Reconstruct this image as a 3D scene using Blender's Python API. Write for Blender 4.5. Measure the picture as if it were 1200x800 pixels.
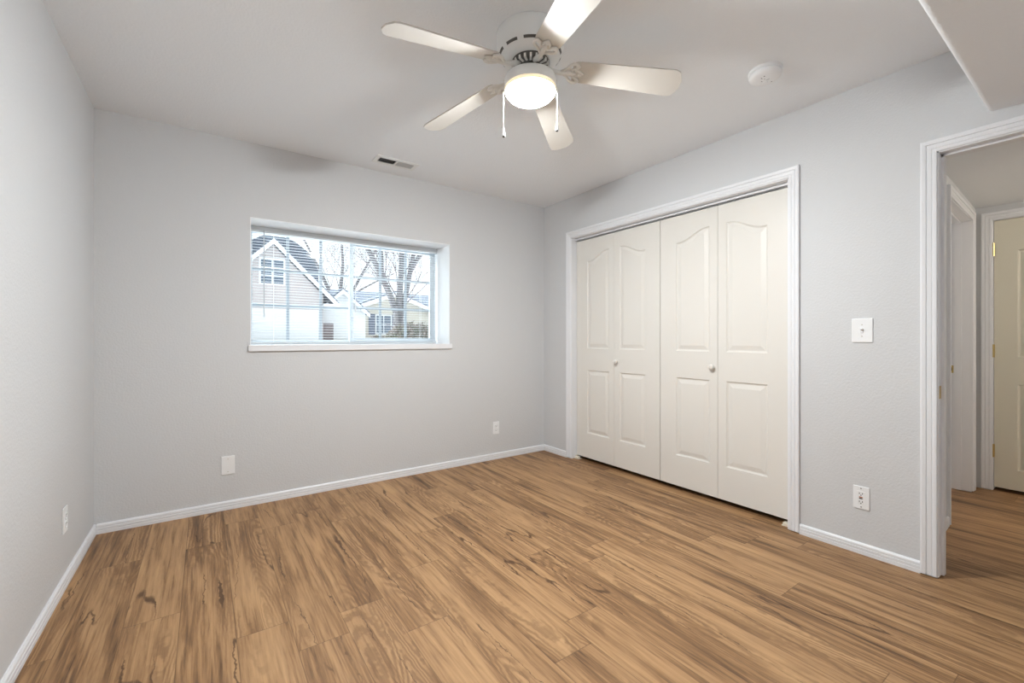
import bpy, bmesh, math, random
from mathutils import Vector, Matrix

for o in list(bpy.data.objects):
    bpy.data.objects.remove(o)
scene = bpy.context.scene
COL = scene.collection
PI = math.pi

# ------------------------------------------------------------------ camera
YAW = math.radians(35.1)
cam_d = bpy.data.cameras.new('camera')
cam_d.sensor_width = 36.0
cam_d.lens = 512.0 / 1200.0 * 36.0
cam_d.shift_y = -3.0 / 1200.0
cam_d.clip_start = 0.02
cam_d.clip_end = 300
cam = bpy.data.objects.new('camera', cam_d)
COL.objects.link(cam)
cam.location = (0, 0, 1.118)
cam.rotation_euler = (PI / 2, 0, -YAW)
scene.camera = cam

# ------------------------------------------------------------------ light
EXPOSURE = 0.38
LAMP_POWER = 236.0          # bulb
ADDED_DISC_POWER = 8.0          # extra downlight disc added inside the same fitting
LAMP_COLOR = (0.885, 0.945, 1.0)
SKY_COLOR = (0.90, 0.95, 1.0)
SKY_BRIGHT = 14.0          # sun behind thin cloud, beyond the houses
SKY_DIM = 1.35              # the rest of the overcast
ADDED_HALL_POWER = 40.0  # lamp added out of view to brighten the hall

world = bpy.data.worlds.new('overcast sky')
scene.world = world
world.use_nodes = True
wn = world.node_tree.nodes
wn['Background'].inputs[0].default_value = (*SKY_COLOR, 1)
_wl = world.node_tree.links.new
_tc = wn.new('ShaderNodeTexCoord')
_sp = wn.new('ShaderNodeSeparateXYZ')
_mr = wn.new('ShaderNodeMapRange')
_mr.interpolation_type = 'SMOOTHSTEP'
_mr.inputs[1].default_value = .0
_mr.inputs[2].default_value = .5
_mr.inputs[3].default_value = 0.0
_mr.inputs[4].default_value = 1.0
_mz = wn.new('ShaderNodeMapRange')          # pale bank of cloud low on the horizon, glare above it
_mz.interpolation_type = 'SMOOTHSTEP'
_mz.inputs[1].default_value = .26
_mz.inputs[2].default_value = .40
_mm = wn.new('ShaderNodeMath')
_mm.operation = 'MULTIPLY'
_ma = wn.new('ShaderNodeMath')
_ma.operation = 'MULTIPLY_ADD'
_ma.inputs[1].default_value = SKY_BRIGHT - SKY_DIM
_ma.inputs[2].default_value = SKY_DIM
_wl(_tc.outputs['Generated'], _sp.inputs[0])
_wl(_sp.outputs[1], _mr.inputs[0])
_wl(_sp.outputs[2], _mz.inputs[0])
_wl(_mr.outputs[0], _mm.inputs[0])
_wl(_mz.outputs[0], _mm.inputs[1])
_wl(_mm.outputs[0], _ma.inputs[0])
_wl(_ma.outputs[0], wn['Background'].inputs[1])

scene.view_settings.view_transform = 'Standard'
scene.view_settings.look = 'None'
scene.view_settings.gamma = 1.0
scene.view_settings.use_curve_mapping = False
scene.view_settings.exposure = EXPOSURE
try:
    scene.cycles.max_bounces = 12
    scene.cycles.diffuse_bounces = 8
    scene.cycles.transparent_max_bounces = 16
    scene.cycles.sample_clamp_indirect = 6.0
except Exception:
    pass

# ------------------------------------------------------------------ helpers
WM = {}


def link(o):
    COL.objects.link(o)
    return o


def props(o, label=None, cat=None, group=None, kind=None):
    if label: o['label'] = label
    if cat: o['category'] = cat
    if group: o['group'] = group
    if kind: o['kind'] = kind
    return o


def empty(name, loc, label, cat, group=None, kind=None, rotz=0.0):
    o = bpy.data.objects.new(name, None)
    o.empty_display_size = 0.05
    link(o)
    o.location = loc
    o.rotation_euler = (0, 0, rotz)
    WM[o.name] = Matrix.Translation(Vector(loc)) @ Matrix.Rotation(rotz, 4, 'Z')
    return props(o, label, cat, group, kind)


def obj(name, bm, mat, parent=None, smooth=False, weld=True, sharp=None):
    """world-space bmesh -> one mesh object (converted to the parent's space)"""
    if weld:
        bmesh.ops.remove_doubles(bm, verts=bm.verts, dist=1e-6)
    bmesh.ops.recalc_face_normals(bm, faces=bm.faces)
    if parent is not None:
        M = WM[parent.name]
        bm.transform(M.inverted())
    me = bpy.data.meshes.new(name)
    bm.to_mesh(me)
    bm.free()
    me.materials.append(mat)
    if smooth:
        for p in me.polygons:
            p.use_smooth = True
        if sharp:
            try:
                me.set_sharp_from_angle(angle=math.radians(sharp))
            except Exception:
                pass
    o = bpy.data.objects.new(name, me)
    link(o)
    if parent is not None:
        o.parent = parent
        WM[o.name] = M.copy()
    else:
        WM[o.name] = Matrix.Identity(4)
    return o


def B():
    return bmesh.new()


def box(bm, x0, x1, y0, y1, z0, z1, bevel=0.0, M=None):
    r = bmesh.ops.create_cube(bm, size=1.0)
    vs = r['verts']
    for v in vs:
        v.co = Vector(((x0 + x1) / 2 + v.co.x * (x1 - x0),
                       (y0 + y1) / 2 + v.co.y * (y1 - y0),
                       (z0 + z1) / 2 + v.co.z * (z1 - z0)))
    if bevel > 0:
        es = list({e for v in vs for e in v.link_edges})
        rb = bmesh.ops.bevel(bm, geom=es, offset=bevel, segments=2, affect='EDGES', profile=0.5)
        vs = list({v for f in rb['faces'] for v in f.verts} | {v for v in vs if v.is_valid})
    if M is not None:
        for v in vs:
            v.co = M @ v.co
    return vs


def lathe(bm, prof, c, seg=48, M=None):
    rings = []
    for r, z in prof:
        if r < 1e-6:
            rings.append([bm.verts.new((c[0], c[1], z))])
        else:
            rings.append([bm.verts.new((c[0] + r * math.cos(2 * PI * i / seg), c[1] + r * math.sin(2 * PI * i / seg), z)) for i in range(seg)])
    for a, b in zip(rings, rings[1:]):
        for i in range(seg):
            j = (i + 1) % seg
            if len(a) == 1 and len(b) == 1:
                continue
            if len(a) == 1:
                bm.faces.new((a[0], b[i], b[j]))
            elif len(b) == 1:
                bm.faces.new((a[i], a[j], b[0]))
            else:
                bm.faces.new((a[i], a[j], b[j], b[i]))
    if M is not None:
        for ring in rings:
            for v in ring:
                v.co = M @ v.co


def tube(bm, pts, rad, sides=8, cap=True):
    pts = [Vector(p) for p in pts]
    n = len(pts)
    if not hasattr(rad, '__len__'):
        rad = [rad] * n
    rings = []
    up = Vector((0, 0, 1))
    prev = None
    for i, p in enumerate(pts):
        d = (pts[min(i + 1, n - 1)] - pts[max(i - 1, 0)])
        if d.length < 1e-9:
            d = Vector((0, 0, 1))
        d.normalize()
        if prev is None:
            a = d.cross(up)
            if a.length < 1e-3:
                a = d.cross(Vector((1, 0, 0)))
        else:
            a = prev - d * prev.dot(d)
            if a.length < 1e-4:
                a = d.cross(Vector((1, 0, 0)))
        a.normalize()
        prev = a
        b = d.cross(a)
        rings.append([bm.verts.new(p + (a * math.cos(2 * PI * k / sides) + b * math.sin(2 * PI * k / sides)) * rad[i]) for k in range(sides)])
    for r0, r1 in zip(rings, rings[1:]):
        for k in range(sides):
            j = (k + 1) % sides
            bm.faces.new((r0[k], r0[j], r1[j], r1[k]))
    if cap and sides > 2:
        bm.faces.new(rings[0][::-1])
        bm.faces.new(rings[-1])


def prism(bm, poly, f, d0, d1):
    """polygon (u,v) extruded between d0,d1; f(u,v,d)->Vector"""
    a = [bm.verts.new(f(u, v, d0)) for u, v in poly]
    b = [bm.verts.new(f(u, v, d1)) for u, v in poly]
    n = len(poly)
    bm.faces.new(a[::-1])
    bm.faces.new(b)
    for i in range(n):
        j = (i + 1) % n
        bm.faces.new((a[i], a[j], b[j], b[i]))


def slab(bm, u0, u1, v0, v1, d0, d1, holes, f):
    """slab with rectangular holes; f(u,v,d)->Vector"""
    us = sorted({u0, u1, *[h[0] for h in holes], *[h[1] for h in holes]})
    vs = sorted({v0, v1, *[h[2] for h in holes], *[h[3] for h in holes]})
    us = [u for u in us if u0 <= u <= u1]
    vs = [v for v in vs if v0 <= v <= v1]
    solid = {}
    for i in range(len(us) - 1):
        for j in range(len(vs) - 1):
            cu, cv = (us[i] + us[i + 1]) / 2, (vs[j] + vs[j + 1]) / 2
            solid[i, j] = not any(h[0] < cu < h[1] and h[2] < cv < h[3] for h in holes)

    def quad(*ps):
        bm.faces.new([bm.verts.new(p) for p in ps])
    for (i, j), s in solid.items():
        if not s:
            continue
        a, b, c, d = us[i], us[i + 1], vs[j], vs[j + 1]
        for dd in (d0, d1):
            quad(f(a, c, dd), f(b, c, dd), f(b, d, dd), f(a, d, dd))
        for (di, dj, p, q) in ((-1, 0, (a, c), (a, d)), (1, 0, (b, c), (b, d)), (0, -1, (a, c), (b, c)), (0, 1, (a, d), (b, d))):
            if not solid.get((i + di, j + dj), False):
                quad(f(*p, d0), f(*q, d0), f(*q, d1), f(*p, d1))


CASING = [(0, 0), (0, .009), (.003, .011), (.014, .012), (.017, .009), (.019, .012), (.033, .014), (.036, .010), (.038, .016), (.052, .018), (.057, .016), (.057, 0)]
BASE = [(0, 0), (.012, 0), (.0125, .017), (.009, .020), (.0125, .023), (.0125, .034), (.009, .037), (.012, .040), (.011, .050), (.006, .057), (0, .057)]


def casing(bm, a, b, z0, ztop, f, legs=(True, True)):
    """three-sided mitred door casing around opening a..b, f(u,z,v)->Vector (v out of the wall)"""
    pts = [((lambda u: (a - u, z0)), (lambda u: (a - u, ztop + u)), (lambda u: (b + u, ztop + u)), (lambda u: (b + u, z0)))]
    loops = [[bm.verts.new(f(*fn(u), v)) for u, v in CASING] for fn in pts[0]]
    n = len(CASING)
    for l0, l1 in zip(loops, loops[1:]):
        for i in range(n):
            j = (i + 1) % n
            bm.faces.new((l0[i], l0[j], l1[j], l1[i]))
    bm.faces.new(loops[0][::-1])
    bm.faces.new(loops[-1])


# ------------------------------------------------------------------ materials
def mat(name, color, rough=0.5, spec=0.5, metal=0.0, bump=None, emit=None):
    m = bpy.data.materials.new(name)
    m.use_nodes = True
    nt = m.node_tree
    bs = nt.nodes['Principled BSDF']
    bs.inputs['Base Color'].default_value = (*color, 1)
    bs.inputs['Roughness'].default_value = rough
    bs.inputs['Specular IOR Level'].default_value = spec
    bs.inputs['Metallic'].default_value = metal
    if bump:
        sc, st, dist = bump
        tc = nt.nodes.new('ShaderNodeTexCoord')
        no = nt.nodes.new('ShaderNodeTexNoise')
        no.inputs['Scale'].default_value = sc
        no.inputs['Detail'].default_value = 3
        bp = nt.nodes.new('ShaderNodeBump')
        bp.inputs['Strength'].default_value = st
        bp.inputs['Distance'].default_value = dist
        nt.links.new(tc.outputs['Object'], no.inputs['Vector'])
        nt.links.new(no.outputs['Fac'], bp.inputs['Height'])
        nt.links.new(bp.outputs['Normal'], bs.inputs['Normal'])
    return m


def noise_mat(name, c0, c1, scale, rough=0.8, stretch=(1, 1, 1), bump=0.0):
    m = mat(name, c0, rough, 0.2)
    nt = m.node_tree
    bs = nt.nodes['Principled BSDF']
    tc = nt.nodes.new('ShaderNodeTexCoord')
    mp = nt.nodes.new('ShaderNodeMapping')
    mp.inputs['Scale'].default_value = stretch
    no = nt.nodes.new('ShaderNodeTexNoise')
    no.inputs['Scale'].default_value = scale
    no.inputs['Detail'].default_value = 4
    rp = nt.nodes.new('ShaderNodeValToRGB')
    rp.color_ramp.elements[0].color = (*c0, 1)
    rp.color_ramp.elements[0].position = .35
    rp.color_ramp.elements[1].color = (*c1, 1)
    rp.color_ramp.elements[1].position = .65
    L = nt.links.new
    L(tc.outputs['Object'], mp.inputs['Vector'])
    L(mp.outputs['Vector'], no.inputs['Vector'])
    L(no.outputs['Fac'], rp.inputs['Fac'])
    L(rp.outputs['Color'], bs.inputs['Base Color'])
    if bump:
        bp = nt.nodes.new('ShaderNodeBump')
        bp.inputs['Strength'].default_value = bump
        bp.inputs['Distance'].default_value = .02
        L(no.outputs['Fac'], bp.inputs['Height'])
        L(bp.outputs['Normal'], bs.inputs['Normal'])
    return m


M_WALL = mat('wall paint', (.635, .643, .655), .55, .25, bump=(95, .38, .004))
M_CEIL = mat('ceiling paint', (.85, .875, .90), .7, .2, bump=(95, .5, .004))
M_TRIM = mat('white trim paint', (.80, .81, .835), .35, .4)
M_REVEAL = mat('bright white recess paint', (.90, .91, .92), .5, .3)
M_DOOR = mat('cream door paint', (.76, .735, .69), .38, .4)
M_HALLDOOR = mat('beige door paint', (.72, .69, .58), .4, .4)
M_PLATE = mat('white plastic', (.85, .86, .87), .3, .5)
M_BLACK = mat('black slot', (.01, .01, .01), .5, .3)
M_FANW = mat('white enamel', (.80, .81, .80), .3, .5)
M_BLADE = mat('cream fan blade', (.60, .57, .525), .4, .4)
M_IRON = mat('white cast iron', (.78, .765, .73), .35, .5)
M_DARKMETAL = mat('dark motor metal', (.10, .095, .085), .5, .5)
M_BRASS = mat('brass', (.62, .47, .20), .3, .5, 1.0)
M_STEEL = mat('steel', (.6, .58, .52), .35, .5, 1.0)
M_BRACKET = mat('cream plastic bracket', (.80, .74, .62), .45, .4)
M_VINYL = mat('white vinyl', (.60, .635, .66), .35, .4)
M_GRILLE = mat('shade-toned vinyl grille', (.34, .385, .42), .4, .3)  # white vinyl darkened to grey, shade on the bars put into the colour
M_SLAT = mat('blind slat white', (.60, .625, .645), .4, .4)
M_CORD = mat('white cord', (.78, .80, .82), .7, .2)
M_WAND = mat('grey wand', (.45, .48, .50), .3, .5)
M_ORANGE = mat('orange test button', (.55, .16, .05), .4, .4)
M_LOUVRE = mat('vent grey', (.62, .63, .62), .4, .4)
M_INK = mat('grey ink', (.22, .22, .23), .6, .3)
M_DUCT = mat('dark duct', (.02, .02, .02), .8, .1)
M_DARKROOM = mat('dark closet paint', (.30, .29, .28), .8, .1)

# glass pane
M_GLASS = bpy.data.materials.new('window glass')
M_GLASS.use_nodes = True
nt = M_GLASS.node_tree
nt.nodes.clear()
out = nt.nodes.new('ShaderNodeOutputMaterial')
mx = nt.nodes.new('ShaderNodeMixShader')
tr = nt.nodes.new('ShaderNodeBsdfTransparent')
tr.inputs[0].default_value = (.94, .97, .97, 1)
gl = nt.nodes.new('ShaderNodeBsdfGlossy')
gl.inputs['Roughness'].default_value = .02
mx.inputs[0].default_value = .05
nt.links.new(tr.outputs[0], mx.inputs[1])
nt.links.new(gl.outputs[0], mx.inputs[2])
nt.links.new(mx.outputs[0], out.inputs[0])

# frosted lamp bowl: part of the bulb's light passes, the rest is scattered
M_BOWL = bpy.data.materials.new('frosted lit glass')
M_BOWL.use_nodes = True
nt = M_BOWL.node_tree
nt.nodes.clear()
out = nt.nodes.new('ShaderNodeOutputMaterial')
mx = nt.nodes.new('ShaderNodeMixShader')
tr = nt.nodes.new('ShaderNodeBsdfTransparent')
tr.inputs[0].default_value = (1, .97, .92, 1)
ad = nt.nodes.new('ShaderNodeAddShader')
tl = nt.nodes.new('ShaderNodeBsdfTranslucent')
tl.inputs[0].default_value = (.95, .86, .70, 1)
em = nt.nodes.new('ShaderNodeEmission')
em.inputs[0].default_value = (1.0, .80, .52, 1)
em.inputs[1].default_value = .55
mx.inputs[0].default_value = .55
nt.links.new(tl.outputs[0], ad.inputs[0])
nt.links.new(em.outputs[0], ad.inputs[1])
nt.links.new(tr.outputs[0], mx.inputs[1])
nt.links.new(ad.outputs[0], mx.inputs[2])
nt.links.new(mx.outputs[0], out.inputs[0])


M_LIP = mat('frosted glass lip', (.80, .70, .52), .3, .5)
M_LIP.node_tree.nodes['Principled BSDF'].inputs['Emission Color'].default_value = (1, .80, .50, 1)
M_LIP.node_tree.nodes['Principled BSDF'].inputs['Emission Strength'].default_value = .6


def floor_material():
    m = bpy.data.materials.new('oak plank flooring')
    m.use_nodes = True
    nt = m.node_tree
    L = nt.links.new
    bs = nt.nodes['Principled BSDF']

    def math_(op, a, b=None, c=None, clamp=False):
        n = nt.nodes.new('ShaderNodeMath')
        n.operation = op
        n.use_clamp = clamp
        for i, v in enumerate((a, b, c)):
            if v is None:
                continue
            if isinstance(v, (int, float)):
                n.inputs[i].default_value = v
            else:
                L(v, n.inputs[i])
        return n.outputs[0]

    def comb(x, y, z):
        n = nt.nodes.new('ShaderNodeCombineXYZ')
        for i, v in enumerate((x, y, z)):
            if isinstance(v, (int, float)):
                n.inputs[i].default_value = v
            else:
                L(v, n.inputs[i])
        return n.outputs[0]

    def noise(vec, detail=4, rough=.55, dist=0.0):
        n = nt.nodes.new('ShaderNodeTexNoise')
        n.inputs['Scale'].default_value = 1.0
        n.inputs['Detail'].default_value = detail
        n.inputs['Roughness'].default_value = rough
        n.inputs['Distortion'].default_value = dist
        L(vec, n.inputs['Vector'])
        return n.outputs['Fac']

    def smooth(v, a, b):
        n = nt.nodes.new('ShaderNodeMapRange')
        n.interpolation_type = 'SMOOTHSTEP'
        L(v, n.inputs[0])
        n.inputs[1].default_value = a
        n.inputs[2].default_value = b
        return n.outputs[0]

    def mixc(fac, a, b):
        n = nt.nodes.new('ShaderNodeMix')
        n.data_type = 'RGBA'
        if isinstance(fac, (int, float)):
            n.inputs[0].default_value = fac
        else:
            L(fac, n.inputs[0])
        for i, v in ((6, a), (7, b)):
            if isinstance(v, tuple):
                n.inputs[i].default_value = (*v, 1)
            else:
                L(v, n.inputs[i])
        return n.outputs[2]

    tc = nt.nodes.new('ShaderNodeTexCoord')
    sp = nt.nodes.new('ShaderNodeSeparateXYZ')
    L(tc.outputs['Object'], sp.inputs[0])
    x, y = sp.outputs[0], sp.outputs[1]
    Wd, Ln = .178, 1.22
    xs = math_('DIVIDE', math_('ADD', x, 10.05), Wd)
    ix = math_('FLOOR', xs)
    w1 = nt.nodes.new('ShaderNodeTexWhiteNoise')
    w1.noise_dimensions = '1D'
    L(ix, w1.inputs['W'])
    ys = math_('ADD', math_('DIVIDE', math_('ADD', y, 10.0), Ln), math_('MULTIPLY', w1.outputs['Value'], 7.3))
    iy = math_('FLOOR', ys)
    w2 = nt.nodes.new('ShaderNodeTexWhiteNoise')
    w2.noise_dimensions = '2D'
    L(comb(ix, iy, 0), w2.inputs['Vector'])
    rnd = w2.outputs['Value']
    ox = math_('MULTIPLY', rnd, 57.0)
    oy = math_('MULTIPLY', rnd, 131.0)
    px = math_('ADD', x, ox)
    py = math_('ADD', y, oy)
    broad = noise(comb(math_('MULTIPLY', px, 13), math_('MULTIPLY', py, .9), rnd), 3, .5, .5)
    fine = noise(comb(math_('MULTIPLY', px, 90), math_('MULTIPLY', py, 3.5), rnd), 5, .65, .3)
    mid = noise(comb(math_('MULTIPLY', px, 26), math_('MULTIPLY', py, 1.6), rnd), 4, .6, .6)
    ringn = math_('ADD', noise(comb(math_('MULTIPLY', px, 7.0), math_('MULTIPLY', py, .75), rnd), 1.5, .4, .35), math_('MULTIPLY', math_('SUBTRACT', noise(comb(math_('MULTIPLY', px, 40), math_('MULTIPLY', py, 30), rnd), 2, .5), .5), .035))
    ring = math_('PINGPONG', math_('MULTIPLY', ringn, 24.0), .5)
    ring = smooth(ring, .08, .42)
    ringmask = smooth(noise(comb(math_('MULTIPLY', px, 4), math_('MULTIPLY', py, .9), 3.3), 2), .47, .60)
    jag = math_('MULTIPLY', math_('SUBTRACT', noise(comb(math_('MULTIPLY', px, 30), math_('MULTIPLY', py, 16), rnd), 3, .6), .5), .10)
    ck = noise(comb(math_('ADD', math_('MULTIPLY', px, 8.0), math_('MULTIPLY', jag, 2.8)), math_('MULTIPLY', py, .6), 7.7), 1.5, .5, .2)
    ckd = math_('ABSOLUTE', math_('SUBTRACT', ck, .5))
    crack = math_('SUBTRACT', 1.0, smooth(ckd, .0018, .010))
    cmask = smooth(noise(comb(math_('MULTIPLY', px, 6), math_('MULTIPLY', py, 2.0), 1.7), 2.5), .45, .54)
    crack = math_('MULTIPLY', math_('MULTIPLY', crack, cmask), smooth(fine, .30, .48))
    tone = math_('ADD', math_('MULTIPLY', broad, .50), math_('MULTIPLY', mid, .50))
    tone = math_('ADD', tone, math_('MULTIPLY', fine, .55))
    tone = math_('ADD', tone, math_('MULTIPLY', math_('SUBTRACT', rnd, .5), .07))
    tone = math_('ADD', math_('MULTIPLY', math_('SUBTRACT', tone, .762), 1.10), .515)
    rp = nt.nodes.new('ShaderNodeValToRGB')
    e = rp.color_ramp.elements
    e[0].position, e[0].color = .30, (.098, .051, .025, 1)
    e[1].position, e[1].color = .72, (.500, .302, .147, 1)
    k = e.new(.45)
    k.color = (.262, .141, .062, 1)
    k = e.new(.56)
    k.color = (.392, .226, .108, 1)
    L(tone, rp.inputs['Fac'])
    c = rp.outputs['Color']
    rf = math_('MULTIPLY', math_('MULTIPLY', math_('SUBTRACT', 1.0, ring), ringmask), .55)
    c = mixc(rf, c, (.17, .085, .036))
    c = mixc(math_('MULTIPLY', crack, .85), c, (.075, .034, .014))
    fx = math_('FRACT', xs)
    fy = math_('FRACT', ys)
    ex = math_('MINIMUM', fx, math_('SUBTRACT', 1.0, fx))
    ey = math_('MINIMUM', fy, math_('SUBTRACT', 1.0, fy))
    s1 = math_('SUBTRACT', 1.0, smooth(ex, .004, .012))
    s2 = math_('SUBTRACT', 1.0, smooth(ey, .0007, .002))
    seam = math_('MAXIMUM', s1, s2)
    c = mixc(math_('MULTIPLY', seam, .5), c, (.09, .045, .02))
    L(c, bs.inputs['Base Color'])
    bs.inputs['Specular IOR Level'].default_value = .35
    rr = math_('ADD', .40, math_('MULTIPLY', fine, .18))
    L(rr, bs.inputs['Roughness'])
    bp = nt.nodes.new('ShaderNodeBump')
    bp.inputs['Strength'].default_value = .25
    bp.inputs['Distance'].default_value = .002
    hh = math_('SUBTRACT', fine, math_('MULTIPLY', seam, 1.5))
    L(hh, bp.inputs['Height'])
    L(bp.outputs['Normal'], bs.inputs['Normal'])
    return m


M_FLOOR = floor_material()

# ------------------------------------------------------------------ the room shell
XL, XR, YB, YF, H = -0.52, 2.80, 3.42, -0.40, 2.44
XH = 2.93                      # hall face of the right-hand wall
C0, C1, CT = 1.161, 3.020, 2.060     # closet opening
D0, D1, DT = -0.285, 0.527, 1.992    # bedroom doorway
W0, W1, WZ0, WZ1 = 0.25, 1.742, 1.070, 1.940   # window opening
HE = 4.765                     # hall end wall

bm = B()
box(bm, XL - .2, 5.2, -1.6, YB + .1, -.12, 0)
props(obj('floor', bm, M_FLOOR), 'brown oak plank floor running through bedroom and hall', 'floor', kind='structure')

bm = B()
box(bm, XL - .2, XH + .9, YF - .2, YB + .38, H, H + .15)
props(obj('ceiling', bm, M_CEIL), 'off-white textured ceiling over the bedroom', 'ceiling', kind='structure')

bm = B()
slab(bm, XL - .2, XH + .9, -.1, H, YB, YB + .36, [(W0, W1, WZ0, WZ1)], lambda u, v, d: Vector((u, d, v)))
props(obj('wall_back', bm, M_WALL), 'light grey wall holding the wide window', 'wall', kind='structure')
bm = B()
box(bm, XL - .2, XL, YF - .2, YB, -.1, H)
props(obj('wall_left', bm, M_WALL), 'plain light grey wall at left edge of photo', 'wall', kind='structure')
bm = B()
box(bm, XL, 3.6, YF - .2, YF, -.1, H)
props(obj('wall_front', bm, M_WALL), 'light grey wall behind the viewpoint', 'wall', kind='structure')
bm = B()
slab(bm, YF, YB, -.1, H, XR, XH, [(C0, C1, -.2, CT), (D0, D1, -.2, DT)], lambda u, v, d: Vector((d, u, v)))
props(obj('wall_right', bm, M_WALL), 'light grey wall with closet opening and doorway', 'wall', kind='structure')

# dropped soffit with rounded lower edge over the doorway end of the room
bm = B()
SY, SZ, r = 0.368, 2.106, .022
poly = [(YF, SZ)] + [(SY - r + r * math.sin(a), SZ + r - r * math.cos(a)) for a in [i * PI / 2 / 6 for i in range(7)]] + [(SY, H), (YF, H)]
prism(bm, poly, lambda u, v, d: Vector((d, u, v)), XL, XR)
props(obj('ceiling_soffit', bm, M_CEIL, smooth=True, sharp=40), 'dropped grey textured soffit at top right corner above the doorway', 'soffit', kind='structure')

# closet interior
bm = B()
box(bm, XH + .60, XH + .66, C0 - .12, YB, -.1, H)
box(bm, XH, XH + .60, C0 - .12, C0 - .06, -.1, H)
props(obj('wall_closet', bm, M_DARKROOM), 'dim inner walls behind the closed closet doors', 'wall', kind='structure')


# baseboards
def baseboard(name, runs, label, parent=None):
    bm = B()
    for (f, a, b) in runs:
        prism(bm, BASE, f, a, b)
    o = obj(name, bm, M_TRIM)
    return props(o, label, 'baseboard', kind='structure')


baseboard('baseboard_back', [(lambda t, z, d: Vector((d, YB - t, z)), XL + .013, XR - .013)], 'white grooved baseboard along wall under window')
baseboard('baseboard_left', [(lambda t, z, d: Vector((XL + t, d, z)), YF, YB)], 'white grooved baseboard along left wall')
baseboard('baseboard_right', [(lambda t, z, d: Vector((XR - t, d, z)), C1 + .058, YB), (lambda t, z, d: Vector((XR - t, d, z)), D1 + .058, C0 - .058)],
          'white grooved baseboard beside closet and under the switch')

# closet casing, jambs and head track
fR = lambda u, z, v: Vector((XR - v, u, z))
tc_ = empty('trim_1', (XR, (C0 + C1) / 2, 0), 'white moulded casing around the closet doors', 'door casing', kind='structure')
bm = B()
casing(bm, C0, C1, .008, CT, fR)
obj('casing', bm, M_TRIM, tc_)
bm = B()
box(bm, XR - .004, XH, C1 - .006, C1 + .012, .004, CT)
box(bm, XR - .004, XH, C0 - .012, C0 + .006, .004, CT)
box(bm, XR - .004, XH, C0 - .012, C1 + .012, CT - .006, CT + .012)
obj('jamb', bm, M_TRIM, tc_)
bm = B()
box(bm, XR + .046, XR + .052, C0 + .006, C1 - .006, CT - .022, CT - .006)
box(bm, XR + .090, XR + .094, C0 + .006, C1 - .006, CT - .022, CT - .006)
box(bm, XR + .046, XR + .094, C0 + .006, C1 - .006, CT - .009, CT - .006)
obj('track', bm, M_TRIM, tc_)

# bedroom door casing and jamb
td = empty('trim_2', (XR, (D0 + D1) / 2, 0), 'white moulded casing around open doorway to the hall', 'door casing', kind='structure')
bm = B()
casing(bm, D0, D1, .008, DT, fR)
obj('casing', bm, M_TRIM, td)
bm = B()
casing(bm, D0, D1, .008, DT, lambda u, z, v: Vector((XH + v, u, z)))
obj('casing', bm, M_TRIM, td)
bm = B()
J = .005
box(bm, XR - .002, XH + .002, D1 - J, D1 + .012, .006, DT)
box(bm, XR - .002, XH + .002, D0 - .012, D0 + J, .006, DT)
box(bm, XR - .002, XH + .002, D0 - .012, D1 + .012, DT - J, DT + .012)
obj('jamb', bm, M_TRIM, td)
bm = B()
box(bm, XR + .038, XR + .072, D1 - J - .011, D1 - J, .006, DT - J)
box(bm, XR + .038, XR + .072, D0 + J, D0 + J + .011, .006, DT - J)
box(bm, XR + .038, XR + .072, D0 + J, D1 - J, DT - J - .011, DT - J)
obj('door_stop', bm, M_TRIM, td)
bm = B()
zc = .868
box(bm, XR + .003, XR + .034, D1 - J - .0015, D1 - J, zc - .03, zc + .03, .0005)
box(bm, XR + .010, XR + .026, D1 - J - .0017, D1 - J - .001, zc - .014, zc + .014)
obj('strike_plate', bm, M_BRASS, td)

# ------------------------------------------------------------------ the hall
HA = math.atan(.0394)
HX, HY = XH, .616                         # start of the hall's left wall
HM = Matrix.Translation(Vector((HX, HY, 0))) @ Matrix.Rotation(HA, 4, 'Z')


def fH(u, z, v):                          # along the hall's left wall, v towards the hall
    return HM @ Vector((u, -v, z))


HZ = 2.10
bm = B()
box(bm, XH, 5.2, -1.6, 1.05, HZ, HZ + .1)
props(obj('ceiling_hall', bm, M_CEIL), 'lower dim ceiling of the hall beyond the doorway', 'ceiling', kind='structure')
hd0, hd1, hdt = .770, 1.648, 1.985
bm = B()
slab(bm, 0.0, 1.95, -.1, HZ, 0, -.125, [(hd0, hd1, -.2, hdt)], fH)
props(obj('wall_hall_left', bm, M_WALL), 'narrow grey hall wall holding the side doorway', 'wall', kind='structure')
e0, e1, et = -.165, .600, 1.995           # end door opening
bm = B()
slab(bm, -1.6, .9, -.1, HZ, HE, HE + .13, [(e0, e1, -.2, et)], lambda u, v, d: Vector((d, u, v)))
box(bm, HE + .13, HE + .2, -1.6, .9, -.1, HZ)
props(obj('wall_hall_end', bm, M_WALL), 'grey wall at the hall end around beige door', 'wall', kind='structure')
bm = B()
box(bm, XH + .67, HE, -1.6, -1.5, -.1, HZ)
box(bm, XH, XH + .67, -1.6, -.6, -.1, HZ)
props(obj('wall_hall_right', bm, M_WALL), 'grey hall wall out of sight past the doorway', 'wall', kind='structure')
baseboard('baseboard_hall', [(lambda t, z, d: fH(d, z, t), .02, hd0 - .058)], 'white baseboard end just inside hall behind door jamb')

th = empty('trim_3', tuple(fH((hd0 + hd1) / 2, 0, 0)), 'white casing of side doorway on the hall left wall', 'door casing', kind='structure')
bm = B()
casing(bm, hd0, hd1, .008, hdt, fH)
obj('casing', bm, M_TRIM, th)
bm = B()


def hbox(bm, u0, u1, z0, z1, v0, v1):
    poly = [(u0, z0), (u1, z0), (u1, z1), (u0, z1)]
    prism(bm, poly, lambda u, z, d: fH(u, z, d), v0, v1)


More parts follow.
